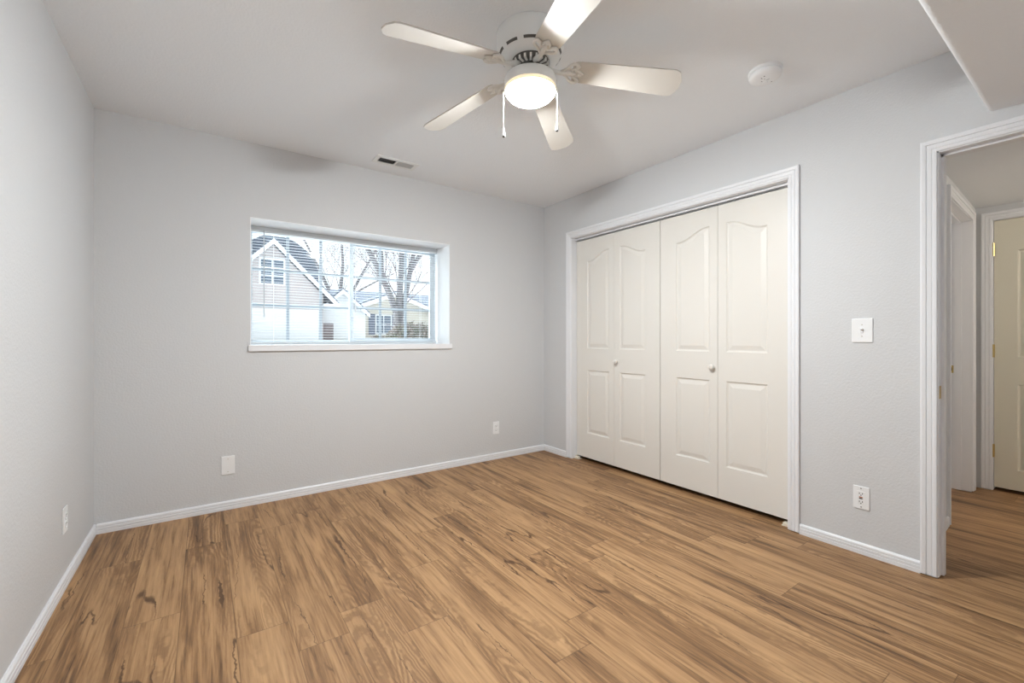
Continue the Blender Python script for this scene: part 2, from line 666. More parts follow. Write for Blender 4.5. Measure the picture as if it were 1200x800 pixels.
hbox(bm, hd1 - .005, hd1 + .012, .006, hdt, -.125, .002)
hbox(bm, hd0 - .012, hd0 + .005, .006, hdt, -.125, .002)
hbox(bm, hd0 - .012, hd1 + .012, hdt - .005, hdt + .012, -.125, .002)
obj('jamb', bm, M_TRIM, th)
bm = B()
hbox(bm, hd1 - .016, hd1 - .005, .006, hdt - .005, -.085, -.050)
hbox(bm, hd0 + .005, hd0 + .016, .006, hdt - .005, -.085, -.050)
hbox(bm, hd0 + .005, hd1 - .005, hdt - .016, hdt - .005, -.085, -.050)
obj('door_stop', bm, M_TRIM, th)
bm = B()
hbox(bm, hd1 - .0068, hd1 - .005, .865, .92, -.122, -.092)
obj('strike_plate', bm, M_BRASS, th)
bm = B()
hbox(bm, hd1 - .0075, hd1 - .0065, .880, .905, -.114, -.100)
obj('latch_hole', bm, M_BLACK, th)

te = empty('trim_4', (HE, (e0 + e1) / 2, 0), 'white casing around the beige door at hall end', 'door casing', kind='structure')
bm = B()
casing(bm, e0, e1, .008, et, lambda u, z, v: Vector((HE - v, u, z)))
obj('casing', bm, M_TRIM, te)
bm = B()
box(bm, HE - .002, HE + .13, e1 - .004, e1 + .012, .006, et)
box(bm, HE - .002, HE + .13, e0 - .012, e0 + .004, .006, et)
box(bm, HE - .002, HE + .13, e0 - .012, e1 + .012, et - .004, et + .012)
obj('jamb', bm, M_TRIM, te)


# ------------------------------------------------------------------ moulded doors
def moulded_leaf(bm, u0, u1, z0, z1, panels, f, thick):
    """f(u,z,d): d = depth behind the front face; panels = arch_panel arguments (side None: plain rectangle)"""
    outer = [(u0, z0), (u1, z0), (u1, z1), (u0, z1)]
    edges = []

    def ring(poly, d):
        return [bm.verts.new(f(u, z, d)) for u, z in poly]
    fo = ring(outer, 0)
    fb = ring(outer, thick)
    for i in range(4):
        j = (i + 1) % 4
        bm.faces.new((fo[i], fo[j], fb[j], fb[i]))
    bm.faces.new(fb)
    edges += [bm.edges.get((fo[i], fo[(i + 1) % 4])) for i in range(4)]
    for (pa, pb, pz, plow, phigh, side) in panels:
        def inset(d):
            return arch_panel(pa + d, pb - d, pz + d, plow - d, phigh - d, side)
        P = inset(0)
        n = len(P)
        rs = [ring(inset(di), de) for di, de in ((0, 0), (.006, .0065), (.012, .0085), (.018, .0075), (.042, .0018))]
        for a, b in zip(rs, rs[1:]):
            for i in range(n):
                j = (i + 1) % n
                bm.faces.new((a[i], a[j], b[j], b[i]))
        bm.faces.new(rs[-1])
        edges += [bm.edges.get((rs[0][i], rs[0][(i + 1) % n])) for i in range(n)]
    bmesh.ops.triangle_fill(bm, edges=edges, use_beauty=True, use_dissolve=False)


def arch_panel(ua, ub, za, zlow, zhigh, high_side):
    """rectangular panel with a half cathedral top; high_side 'a' or 'b'. ua<ub"""
    pts = [(ua, za), (ub, za)]
    if high_side is None:
        return pts + [(ub, zhigh), (ua, zhigh)]
    N = 14
    for i in range(N + 1):
        t = i / N                                  # from ub to ua
        u = ub + (ua - ub) * t
        s = (1 - t) if high_side == 'b' else t     # 0 low side .. 1 high side
        w = min(1, max(0, (s - .10) / .82))
        k = w * w * (3 - 2 * w)
        pts.append((u, zlow + (zhigh - zlow) * k))
    return pts


XD = XR + .060                                     # front face of the bifold leaves
mid = (C0 + C1) / 2
LZ0, LZ1 = .034, 2.026
wl = (C1 - C0 - .012 - .012) / 4
fD = lambda u, z, d: Vector((XD + d, u, z))


def bifold(name, ua, label, knob_leaf):
    root = empty(name, (XD, ua + wl, 0), label, 'closet door', 'bifold closet doors', kind='structure')
    for k in range(2):
        a = ua + k * wl + .0012
        b = ua + (k + 1) * wl - .0012
        # the arch of a pair is centred on its fold, wide stile on the outside
        if k == 0:
            p0, p1, hs = a + .135, b - .058, 'b'
        else:
            p0, p1, hs = a + .058, b - .135, 'a'
        bm = B()
        moulded_leaf(bm, a, b, LZ0, LZ1, [(p0, p1, 1.030, 1.828, 1.900, hs), (p0, p1, .258, .834, .834, None)], fD, .030)
        leaf = obj('door_leaf', bm, M_DOOR, root)
        if k == knob_leaf:
            uk = (b - .030) if k == 0 else (a + .033)
            bm = B()
            Mk = Matrix.Translation(Vector((XD, uk, .925))) @ Matrix.Rotation(-PI / 2, 4, 'Y')
            lathe(bm, [(0, 0), (.011, 0), (.010, .006), (.009, .012), (.014, .017), (.0195, .023), (.0195, .028), (.014, .034), (0, .036)], (0, 0), 24, Mk)
            obj('knob', bm, M_DOOR, leaf, smooth=True)
    return root


bifold('door_1', mid + .0015, 'cream bifold closet door pair nearer the window, round knob', 0)
bifold('door_2', mid - .0015 - 2 * wl, 'cream bifold closet door pair nearer the light switch, round knob', 1)

for (yy, s, lab) in ((C0 + .006, 1, 'small cream pivot bracket on floor at closet corner nearest doorway'), (C1 - .006, -1, 'small cream pivot bracket on floor at closet corner nearest window')):
    t = empty('pivot_bracket', (XD, yy + s * .02, 0), lab, 'bracket', 'closet door pivot brackets')
    bm = B()
    ya, yb = sorted((yy, yy + s * .050))
    box(bm, XD - .028, XD + .026, ya, yb, .0, .004, .001)
    ya, yb = sorted((yy, yy + s * .004))
    box(bm, XD - .014, XD + .020, ya, yb, .0, .030, .001)
    ya, yb = sorted((yy + s * .010, yy + s * .044))
    box(bm, XD - .028, XD + .008, ya, yb, .004, .020, .003)
    obj('bracket', bm, M_BRACKET, t)
    bm = B()
    lathe(bm, [(0, .004), (.004, .004), (.004, .036), (0, .036)], (XD + .014, yy + s * .026), 12)
    obj('pin', bm, M_STEEL, t, smooth=True, sharp=40)

# the beige hall-end door
fE = lambda u, z, d: Vector((HE + .012 + d, u, z))
root = empty('door_3', (HE + .012, (e0 + e1) / 2, 0), 'beige panel door with brass hinges at end of hall', 'door', kind='structure')
bm = B()
da, db = e0 + .006, e1 - .006
dm = (da + db) / 2
moulded_leaf(bm, da, db, .028, et - .007,
             [(da + .115, dm - .03, .985, 1.76, 1.83, 'b'), (dm + .03, db - .115, .985, 1.76, 1.83, 'a'),
              (da + .115, dm - .03, .17, .79, .79, None), (dm + .03, db - .115, .17, .79, .79, None)], fE, .035)
leaf = obj('door_leaf', bm, M_HALLDOOR, root)
for z in (1.778, 1.03, .294):
    bm = B()
    box(bm, HE + .008, HE + .0125, e1 - .010, e1 + .002, z - .045, z + .045, .001)
    tube(bm, [(HE + .003, e1 - .004, z - .048), (HE + .003, e1 - .004, z + .048)], .0065, 10)
    obj('hinge', bm, M_BRASS, root)
bm = B()
Mk = Matrix.Translation(Vector((HE + .012, da + .07, .95))) @ Matrix.Rotation(-PI / 2, 4, 'Y')
lathe(bm, [(0, 0), (.03, 0), (.03, .006), (.012, .010), (.012, .03), (.026, .04), (.028, .052), (.02, .062), (0, .065)], (0, 0), 24, Mk)
obj('door_knob', bm, M_BRASS, root, smooth=True, sharp=50)

# closed door in the hall's side doorway (far back in the jamb)
root = empty('door_4', tuple(fH((hd0 + hd1) / 2, 0, -.13)), 'white door filling the side doorway on hall left', 'door', kind='structure')
bm = B()
moulded_leaf(bm, hd0 + .006, hd1 - .006, .02, hdt - .008, [(hd0 + .12, hd1 - .12, .985, 1.78, 1.84, 'b'), (hd0 + .12, hd1 - .12, .17, .8, .8, None)], lambda u, z, d: fH(u, z, -.128 - d), .035)
obj('door_leaf', bm, M_TRIM, root)

# ------------------------------------------------------------------ window
YG = 3.715                      # room side of the vinyl frame
wi = empty('window_1', ((W0 + W1) / 2, YB, WZ0), 'wide white slider window with grilles in deep recess', 'window', kind='structure')
fW = lambda u, z, d: Vector((u, d, z))
bm = B()                        # drywall return liner, bright white sides of the recess
slab(bm, W0 - .0, W1 + .0, WZ0, WZ1, YB + .001, YG, [(W0 + .004, W1 - .004, WZ0 + .004, WZ1 - .004)], fW)
obj('reveal', bm, M_REVEAL, wi)
bm = B()
slab(bm, W0 + .004, W1 - .004, WZ0 + .004, WZ1 - .004, YG, YG + .062, [(W0 + .022, W1 - .022, WZ0 + .024, WZ1 - .024)], fW)
obj('window_frame', bm, M_VINYL, wi)
wm = (W0 + W1) / 2
for (a, b, y0, fixed) in ((W0 + .022, wm + .018, YG + .034, True), (wm - .018, W1 - .022, YG + .006, False)):
    sw = .014 if fixed else .030
    z0, z1 = WZ0 + .024, WZ1 - .024
    bm = B()
    slab(bm, a, b, z0, z1, y0, y0 + .026, [(a + sw, b - sw - (.012 if fixed else 0), z0 + sw, z1 - sw)], fW)
    sash = obj('sash', bm, M_VINYL, wi)
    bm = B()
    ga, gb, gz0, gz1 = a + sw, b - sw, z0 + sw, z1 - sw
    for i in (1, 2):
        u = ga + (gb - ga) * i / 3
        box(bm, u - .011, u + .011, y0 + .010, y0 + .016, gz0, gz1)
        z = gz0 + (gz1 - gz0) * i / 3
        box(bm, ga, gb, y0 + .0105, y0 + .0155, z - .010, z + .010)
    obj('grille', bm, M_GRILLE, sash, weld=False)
    bm = B()
    box(bm, ga, gb, y0 + .018, y0 + .021, gz0, gz1)
    obj('pane', bm, M_GLASS, sash)
bm = B()
box(bm, wm - .006, wm + .010, YG - .008, YG + .006, 1.30, 1.36, .002)
obj('latch', bm, M_VINYL, wi)
bm = B()
box(bm, W0 - .012, W1 + .016, YB - .018, YG - .001, WZ0 - .036, WZ0 + .0065, .003)
obj('sill', bm, M_TRIM, wi)

# mini blind
b0, b1 = W0 + .012, W1 - .012
YS = 3.665
bl = empty('window_blind', (wm, YS, WZ1 - .004), 'white mini blind with open slats hanging in the window recess', 'blind')
bm = B()
zt = WZ1 - .005
poly = [(-.015, 0), (.015, 0), (.015, -.004), (.013, -.042), (-.013, -.042), (-.017, -.030), (-.017, -.006)]
prism(bm, poly, lambda u, v, d: Vector((d, YS + u, zt + v)), b0, b1)
obj('headrail', bm, M_VINYL, bl)
bm = B()
zb = WZ0 + .022
npitch = .0205
ns = int((zt - .050 - zb - .01) / npitch)
tilt = math.radians(3)
for i in range(ns):
    z = zb + .016 + i * npitch
    N = 4
    row0, row1 = [], []
    for k in range(N + 1):
        s = (k / N - .5)
        yy = s * .025
        zz = .0016 * (1 - 4 * s * s)
        y2 = yy * math.cos(tilt) - zz * math.sin(tilt)
        z2 = yy * math.sin(tilt) + zz * math.cos(tilt)
        row0.append(bm.verts.new((b0 + .004, YS + y2, z + z2)))
        row1.append(bm.verts.new((b1 - .004, YS + y2, z + z2)))
    for k in range(N):
        bm.faces.new((row0[k], row0[k + 1], row1[k + 1], row1[k]))
sl = obj('slats', bm, M_SLAT, bl, smooth=True, weld=False)
md = sl.modifiers.new('thickness', 'SOLIDIFY')
md.thickness = .0006
bm = B()
box(bm, b0 + .002, b1 - .002, YS - .012, YS + .012, zb - .012, zb + .004, .003)
obj('bottom_rail', bm, M_VINYL, bl)
for u in (b0 + .155, wm - .008, b1 - .155):
    bm = B()
    for dy in (-.0135, .0135):
        tube(bm, [(u, YS + dy, zb), (u, YS + dy, zt - .04)], .0009, 5)
    obj('ladder_cord', bm, M_CORD, bl, weld=False)
bm = B()
tube(bm, [(b0 + .09, YS - .022, zt - .03), (b0 + .09, YS - .024, zt - .66)], .0035, 6)
tube(bm, [(b0 + .09, YS - .012, zt - .022), (b0 + .09, YS - .022, zt - .03)], .002, 6)
obj('tilt_wand', bm, M_WAND, bl)
bm = B()
tube(bm, [(wm + .004, YS - .019, zt - .04), (wm + .006, YS - .021, zt - .56)], .0012, 5)
tube(bm, [(wm + .010, YS - .019, zt - .04), (wm + .008, YS - .021, zt - .56)], .0012, 5)
lathe(bm, [(0, zt - .55), (.004, zt - .555), (.007, zt - .585), (.006, zt - .595), (0, zt - .597)], (wm + .007, YS - .021), 10)
obj('lift_cord', bm, M_CORD, bl)

# ------------------------------------------------------------------ ceiling fan
FX, FY = 1.161, 1.513
fan = empty('ceiling_fan', (FX, FY, H), 'white five-blade hugger ceiling fan with lit frosted bowl', 'ceiling fan')
bm = B()
lathe(bm, [(0, H), (.143, H), (.147, H - .005), (.147, H - .030), (.145, H - .055), (.140, H - .076), (.129, H - .096), (.112, H - .110), (.100, H - .117), (.086, H - .1195), (.084, H - .116), (0, H - .116)], (FX, FY), 64)
hous = obj('motor_housing', bm, M_FANW, fan, smooth=True, sharp=45)
bm = B()                        # dark vent slots on the housing's shoulder
for k in range(10):
    a0 = 2 * PI * k / 10 + .08
    prof = [(.1285, H - .0962), (.1345, H - .0870)]
    n = 8
    rows = []
    for (r_, z_) in prof:
        rows.append([bm.verts.new((FX + (r_ + .0012) * math.cos(a0 + t * .42 / n), FY + (r_ + .0012) * math.sin(a0 + t * .42 / n), z_ - .0006)) for t in range(n + 1)])
    for t in range(n):
        bm.faces.new((rows[0][t], rows[0][t + 1], rows[1][t + 1], rows[1][t]))
obj('vent_slots', bm, M_DARKMETAL, hous)
bm = B()
lathe(bm, [(0, H - .116), (.080, H - .116), (.080, H - .128), (.074, H - .136), (.052, H - .138), (.050, H - .142), (0, H - .142)], (FX, FY), 48)
mot = obj('motor', bm, M_DARKMETAL, fan, smooth=True, sharp=40)
bm = B()                        # pale cooling fins around the motor
for k in range(20):
    a = 2 * PI * k / 20
    Mx = Matrix.Translation(Vector((FX, FY, 0))) @ Matrix.Rotation(a, 4, 'Z')
    box(bm, .052, .081, -.0045, .0045, H - .140, H - .124, 0, Mx)
obj('motor_fins', bm, M_IRON, mot, weld=False)
bm = B()
lathe(bm, [(0, H - .140), (.034, H - .140), (.034, H - .150), (.042, H - .156), (.044, H - .164), (.062, H - .170), (.095, H - .178), (.108, H - .186), (.112, H - .195), (.1125, H - .213), (.110, H - .231), (.106, H - .230), (.104, H - .204), (.060, H - .190), (0, H - .190)], (FX, FY), 64)
fit = obj('light_fitter', bm, M_FANW, fan, smooth=True, sharp=50)
bm = B()                        # glass bowl with a rolled rim
zr = H - .226
outer = [(.1045, zr), (.108, zr - .004), (.1105, zr - .010)] + [(.110 * math.cos(a), zr - .012 - .056 * math.sin(a)) for a in [i * PI / 2 / 14 for i in range(1, 14)]] + [(0, zr - .068)]
lathe(bm, outer, (FX, FY), 64)
bowl = obj('glass_bowl', bm, M_BOWL, fan, smooth=True)
bm = B()                        # thicker frosted lip of the bowl
lathe(bm, [(.1055, zr - .004), (.1115, zr - .006), (.1125, zr - .011), (.1115, zr - .017), (.1085, zr - .021), (.1075, zr - .014)], (FX, FY), 64)
obj('bowl_lip', bm, M_LIP, bowl, smooth=True)

droop = math.radians(7.6)


def blade_outline():
    """(r along blade, half width left, right) closed outline"""
    r0, r1 = .185, .652
    pts = []
    N = 26
    up, lo = [], []
    for i in range(N + 1):
        t = i / N
        r_ = r0 + (r1 - r0) * t
        w = .052 + .016 * min(1, t * 1.15)
        if t < .06:
            w *= .80 + .20 * math.sin(t / .06 * PI / 2)
        e = (r1 - r_) / .045
        if e < 1:
            w *= (1 - (1 - e) ** 2.6) ** .42 if e > 0 else 0
            w = max(w, .022)
        up.append((r_, w))
        lo.append((r_, -w))
    return up + lo[::-1]


for k in range(5):
    ang = math.radians(35.4 + 72 * k)
    Rm = Matrix.Translation(Vector((FX, FY, H - .138))) @ Matrix.Rotation(ang, 4, 'Z') @ Matrix.Rotation(droop, 4, 'Y')
    Pm = Rm @ Matrix.Rotation(math.radians(-14), 4, 'X')
    bm = B()
    prism(bm, blade_outline(), lambda u, v, d: Pm @ Vector((u, v, d)), .000, .006)
    bl_ = obj('blade', bm, M_BLADE, fan)
    # ornate iron: arm from the motor, scrolled three-lobed plate under the blade
    bm = B()
    tube(bm, [Rm @ Vector((.062, 0, .004)), Rm @ Vector((.095, 0, -.003)), Rm @ Vector((.130, 0, -.010)), Pm @ Vector((.165, 0, -.008)), Pm @ Vector((.200, 0, -.005))], [.012, .011, .009, .010, .008], 10)
    for s in (-1, 1):
        pts = [(.135, .002 * s), (.160, .020 * s), (.172, .038 * s), (.186, .048 * s), (.203, .047 * s), (.213, .038 * s), (.207, .027 * s), (.193, .024 * s), (.182, .014 * s), (.190, .004 * s)]
        tube(bm, [Pm @ Vector((u, v, -.006)) for u, v in pts], [.006, .006, .0065, .0065, .006, .0055, .005, .005, .005, .005], 8)
        Ms = Pm @ Matrix.Translation(Vector((.203, .036 * s, -.004)))
        lathe(bm, [(0, -.007), (.005, -.006), (.007, -.003), (.007, .0035), (0, .0035)], (0, 0), 12, Ms)
    pts = [(.196, .014), (.216, .010), (.230, 0), (.216, -.010), (.196, -.014)]
    tube(bm, [Pm @ Vector((u, v, -.005)) for u, v in pts], .0055, 8)
    Ms = Pm @ Matrix.Translation(Vector((.214, 0, -.004)))
    lathe(bm, [(0, -.007), (.006, -.006), (.008, -.003), (.008, .0035), (0, .0035)], (0, 0), 12, Ms)
    box(bm, .150, .206, -.020, .020, -.004, -.0005, .001, Pm)
    obj('blade_iron', bm, M_IRON, bl_, smooth=True, weld=False)

rv = Vector((math.cos(YAW), -math.sin(YAW), 0))
for s, zend in ((-1, 2.025), (1, 2.050)):
    p = Vector((FX, FY, 0)) + rv * (.1165 * s)
    bm = B()
    zz = H - .196
    i = 0
    while zz > zend + .01:          # fine ball chain
        bmesh.ops.create_icosphere(bm, subdivisions=1, radius=.0011, matrix=Matrix.Translation((p.x, p.y, zz)))
        zz -= .0034
    tube(bm, [(p.x, p.y, H - .196), (p.x, p.y, zend)], .0007, 5)
    tube(bm, [(p.x - rv.x * .006 * s, p.y - rv.y * .006 * s, H - .194), (p.x, p.y, H - .196)], .0025, 6)
    ch = obj('pull_chain', bm, M_IRON, fan, weld=False)
    bm = B()
    lathe(bm, [(0, zend + .012), (.003, zend + .010), (.0045, zend - .004), (.0078, zend - .018), (.0082, zend - .024), (.006, zend - .0255)], (p.x, p.y), 16)
    fob = obj('chain_pull', bm, M_PLATE, ch, smooth=True)
    bm = B()
    lathe(bm, [(.006, zend - .0250), (.0045, zend - .028), (0, zend - .029)], (p.x, p.y), 16)
    obj('pull_tip', bm, M_DARKMETAL, fob, smooth=True)

ld = bpy.data.lights.new('fan_bulb', 'POINT')
ld.energy = LAMP_POWER
ld.color = LAMP_COLOR
ld.shadow_soft_size = .058
lo = bpy.data.objects.new('fan_bulb', ld)
link(lo)
lo.parent = fan
lo.location = (0, 0, -.234)
ad_ = bpy.data.lights.new('added_fan_disc', 'AREA')  # second light added in the bowl, shines downward only
ad_.shape = 'DISK'
ad_.size = .17
ad_.energy = ADDED_DISC_POWER
ad_.color = LAMP_COLOR
ao = bpy.data.objects.new('added_fan_disc', ad_)
link(ao)
ao.parent = fan
ao.location = (0, 0, -.206)

# unseen flush lamp added to brighten the hall, round the corner past the doorway
LX, LY = 3.9, -.95
hl = empty('added_hall_lamp', (LX, LY, HZ), 'unseen round flush lamp added to brighten the hall, past the doorway', 'added lamp')
bm = B()
lathe(bm, [(0, HZ), (.13, HZ), (.135, HZ - .012), (.132, HZ - .022), (.120, HZ - .024), (0, HZ - .020)], (LX, LY), 40)
obj('added_lamp_base', bm, M_FANW, hl, smooth=True, sharp=40)
bm = B()
lathe(bm, [(.122, HZ - .022)] + [(.124 * math.cos(a), HZ - .024 - .075 * math.sin(a)) for a in [i * PI / 2 / 10 for i in range(1, 10)]] + [(0, HZ - .099)], (LX, LY), 40)
obj('added_lamp_shade', bm, M_BOWL, hl, smooth=True)
ld2 = bpy.data.lights.new('added_hall_bulb', 'POINT')
ld2.energy = ADDED_HALL_POWER
ld2.color = (1.0, .95, .87)
ld2.shadow_soft_size = .03
lo2 = bpy.data.objects.new('added_hall_bulb', ld2)
link(lo2)
lo2.parent = hl
lo2.location = (0, 0, -.05)

# ------------------------------------------------------------------ smoke detector
SX, SYd = 2.262, 1.046
sd = empty('smoke_detector', (SX, SYd, H), 'round white smoke detector on the ceiling near the closet', 'smoke detector')
bm = B()
lathe(bm, [(0, H), (.074, H), (.075, H - .004), (.074, H - .012), (.070, H - .0145), (0, H - .0145)], (SX, SYd), 48)
obj('base_ring', bm, M_PLATE, sd, smooth=True, sharp=40)
bm = B()
lathe(bm, [(0, H - .0145), (.066, H - .0145), (.0665, H - .018), (.071, H - .020), (.072, H - .026), (.069, H - .034), (.060, H - .0415), (.040, H - .044), (0, H - .0445)], (SX, SYd), 48)
sdb = obj('cover', bm, M_PLATE, sd, smooth=True, sharp=40)
bm = B()
lathe(bm, [(.0, H - .047), (.010, H - .047), (.011, H - .045), (.011, H - .043)], (SX + .022, SYd + .010), 20)
obj('test_button', bm, M_PLATE, sdb, smooth=True, sharp=40)
for (dx, dy, w, h_) in ((-.034, -.012, .007, .005), (-.026, .004, .012, .0025), (-.010, -.002, .008, .002), (.000, .016, .010, .002), (.006, -.010, .002, .014), (.040, -.012, .004, .004)):
    bm = B()
    box(bm, SX + dx - w / 2, SX + dx + w / 2, SYd + dy - h_ / 2, SYd + dy + h_ / 2, H - .0448, H - .0436)
    obj('print_mark', bm, M_INK, sdb)

# ------------------------------------------------------------------ ceiling register
vx0, vx1, vy0, vy1 = 1.012, 1.330, 3.112, 3.252
ve = empty('ceiling_vent', ((vx0 + vx1) / 2, (vy0 + vy1) / 2, H), 'white two-bank air register in ceiling above the window', 'vent')
bm = B()
iw = .028
vm = (vx0 + vx1) / 2
slab(bm, vx0, vx1, vy0, vy1, H - .007, H, [(vx0 + iw, vm - .006, vy0 + iw, vy1 - iw), (vm + .006, vx1 - iw, vy0 + iw, vy1 - iw)], lambda u, v, d: Vector((u, v, d)))
obj('frame', bm, M_FANW, ve)
bm = B()
box(bm, vx0 + iw, vx1 - iw, vy0 + iw, vy1 - iw, H - .0005, H + .0)
obj('backing', bm, M_DUCT, ve)
for (a, b, sg, m_) in ((vx0 + iw, vm - .006, -1, M_LOUVRE), (vm + .006, vx1 - iw, 1, M_LOUVRE)):
    n = 10
    bm = B()
    for i in range(n):
        u = a + (b - a) * (i + .5) / n
        Mx = Matrix.Translation(Vector((u, 0, H - .0042))) @ Matrix.Rotation(math.radians(48 * sg), 4, 'Y')
        box(bm, -.0048, .0048, vy0 + iw, vy1 - iw, -.0004, .0004, 0, Mx)
    obj('louvers', bm, m_, ve, weld=False)


# ------------------------------------------------------------------ wall plates
def plate_frame(origin, right, normal):
    """local (u right, z up, d out)"""
    o, r_, n_ = Vector(origin), Vector(right), Vector(normal)
    M = Matrix(((r_.x, 0, n_.x, o.x), (r_.y, 0, n_.y, o.y), (0, 1, 0, o.z), (0, 0, 0, 1)))
    return M          # local x = right, local y = up, local z = out


def screw(bm, M, u, v, d=.006):
    lathe(bm, [(0, d + .0012), (.0022, d + .001), (.0032, d), (.0032, d - .001)], (u, v), 12, M)


def cover_plate(root, M, w, h, t=.006):
    bm = B()
    box(bm, -w / 2, w / 2, -h / 2, h / 2, 0, t, .0025, M)
    return obj('cover_plate', bm, M_PLATE, root)


# light switch
p = (XR, .812, 1.162)
Mp = plate_frame(p, (0, -1, 0), (-1, 0, 0))
sw = empty('light_switch', p, 'white light switch plate on wall between closet and doorway', 'light switch')
cover_plate(sw, Mp, .089, .124)
bm = B()
box(bm, -.005, .005, -.0125, .0125, .0055, .0075, .0005, Mp)
Mt = Mp @ Matrix.Translation(Vector((0, .002, .006))) @ Matrix.Rotation(math.radians(-28), 4, 'X')
box(bm, -.0038, .0038, -.004, .004, 0, .016, .001, Mt)
obj('toggle', bm, M_PLATE, sw, weld=False)
bm = B()
box(bm, -.0055, .0055, -.0135, -.0045, .0060, .0066, 0, Mp)
obj('toggle_slot', bm, M_INK, sw)
for v in (-.030, .030):
    bm = B()
    screw(bm, Mp, 0, v)
    obj('screw', bm, M_STEEL, sw)


def duplex(root, M, plate_w=.070):
    cover_plate(root, M, plate_w, .115)
    for v in (-.0195, .0195):
        bm = B()
        box(bm, -.0165, .0165, v - .0140, v + .0140, .005, .0078, .004, M)
        rc = obj('receptacle', bm, M_PLATE, root)
        bm = B()
        for u in (-.0064, .0064):
            box(bm, u - .0011, u + .0011, v - .001, v + .0075, .0073, .0081, 0, M)
        lathe(bm, [(0, .0081), (.0024, .0081), (.0024, .0073)], (0, v - .0065), 12, M)
        obj('slots', bm, M_BLACK, rc, weld=False)
    bm = B()
    screw(bm, M, 0, 0)
    obj('screw', bm, M_STEEL, root)


p = (2.218, YB, .290)
dp = empty('wall_outlet', p, 'white duplex outlet on window wall near the far corner', 'outlet')
duplex(dp, plate_frame(p, (1, 0, 0), (0, -1, 0)))

p = (XR, .816, .292)
Mg = plate_frame(p, (0, -1, 0), (-1, 0, 0))
gf = empty('wall_outlet', p, 'white outlet with dark test buttons below the light switch', 'outlet')
cover_plate(gf, Mg, .070, .118)
bm = B()
box(bm, -.0165, .0165, -.0335, .0335, .005, .0078, .001, Mg)
rc = obj('receptacle', bm, M_PLATE, gf)
for v in (-.021, .021):
    bm = B()
    for u in (-.0064, .0064):
        box(bm, u - .0014, u + .0014, v - .003, v + .005, .0073, .0081, 0, Mg)
    lathe(bm, [(0, .0081), (.0026, .0081), (.0026, .0073)], (0, v - .008), 12, Mg)
    obj('slots', bm, M_BLACK, rc, weld=False)
bm = B()
box(bm, -.0075, .0075, -.0060, -.0008, .0076, .0092, .0006, Mg)
obj('test_button', bm, M_BLACK, rc)
bm = B()
box(bm, -.0075, .0075, .0010, .0062, .0076, .0092, .0006, Mg)
obj('reset_button', bm, M_ORANGE, rc)
for v in (-.048, .048):
    bm = B()
    screw(bm, Mg, 0, v)
    obj('screw', bm, M_INK, gf)

p = (.124, YB, .290)
Mb = plate_frame(p, (1, 0, 0), (0, -1, 0))
bp_ = empty('blank_plate', p, 'blank white cover plate low on the window wall below window left end', 'wall plate')
cover_plate(bp_, Mb, .075, .120)
for v in (-.042, .042):
    bm = B()
    screw(bm, Mb, 0, v)
    obj('screw', bm, M_STEEL, bp_)

p = (XL, 2.775, .303)
lp = empty('wall_outlet', p, 'white outlet cover plate low on the left wall', 'outlet')
duplex(lp, plate_frame(p, (0, 1, 0), (1, 0, 0)))

# ------------------------------------------------------------------ outdoors
GZ = .93
M_SNOW = noise_mat('pale snowy ground', (.60, .61, .63), (.78, .79, .80), .35, .9)
M_SIDING = mat('beige lap siding', (.42, .375, .365), .8, .2)
M_SIDING2 = mat('yellow cream siding', (.50, .46, .39), .8, .2)
M_ROOF = noise_mat('grey shingle', (.085, .10, .13), (.13, .15, .19), 9, .9, (1, 1, 4))
M_FASCIA = mat('white fascia', (.70, .72, .75), .6, .3)
M_GARAGE = mat('white garage door', (.62, .62, .62), .6, .3)
M_HWIN = mat('dark house window', (.10, .13, .17), .15, .6)
M_SHUT = mat('slate shutter', (.13, .15, .20), .7, .2)
M_FRONT = mat('brown front door', (.19, .15, .15), .6, .2)
M_BARK = noise_mat('grey bark', (.10, .095, .10), (.18, .17, .175), 14, .95, (1, 1, .2), .4)
M_TWIG = mat('brown twig', (.15, .125, .13), .9, .1)
M_SHRUB = noise_mat('winter shrub leaves', (.10, .115, .075), (.26, .20, .17), 6, .9)

# siding courses as bump
for m_ in (M_SIDING, M_SIDING2):
    nt = m_.node_tree
    tcn = nt.nodes.new('ShaderNodeTexCoord')
    spn = nt.nodes.new('ShaderNodeSeparateXYZ')
    ml = nt.nodes.new('ShaderNodeMath'); ml.operation = 'MULTIPLY'; ml.inputs[1].default_value = 5.5
    fr = nt.nodes.new('ShaderNodeMath'); fr.operation = 'FRACT'
    bpn = nt.nodes.new('ShaderNodeBump'); bpn.inputs['Strength'].default_value = .9; bpn.inputs['Distance'].default_value = .03
    nt.links.new(tcn.outputs['Object'], spn.inputs[0]); nt.links.new(spn.outputs[2], ml.inputs[0])
    nt.links.new(ml.outputs[0], fr.inputs[0]); nt.links.new(fr.outputs[0], bpn.inputs['Height'])
    nt.links.new(bpn.outputs['Normal'], nt.nodes['Principled BSDF'].inputs['Normal'])

bm = B()
box(bm, -40, 70, YB + .36, 90, GZ - .9, GZ)
props(obj('ground', bm, M_SNOW), 'pale frosty ground outside the window', 'ground', kind='structure')


def house_window(root, x0, x1, z0, z1, y, cols=2, rows=2):
    bm = B()
    t = .07
    slab(bm, x0 - t, x1 + t, z0 - t, z1 + t, y - .06, y + .02, [(x0, x1, z0, z1)], fW)
    for i in range(1, cols):
        u = x0 + (x1 - x0) * i / cols
        box(bm, u - .03, u + .03, y - .05, y, z0, z1)
    for i in range(1, rows):
        z = z0 + (z1 - z0) * i / rows
        box(bm, x0, x1, y - .045, y, z - .022, z + .022)
    w = obj('window', bm, M_FASCIA, root)
    bm = B()
    box(bm, x0, x1, y - .012, y + .01, z0, z1)
    obj('pane', bm, M_HWIN, w)


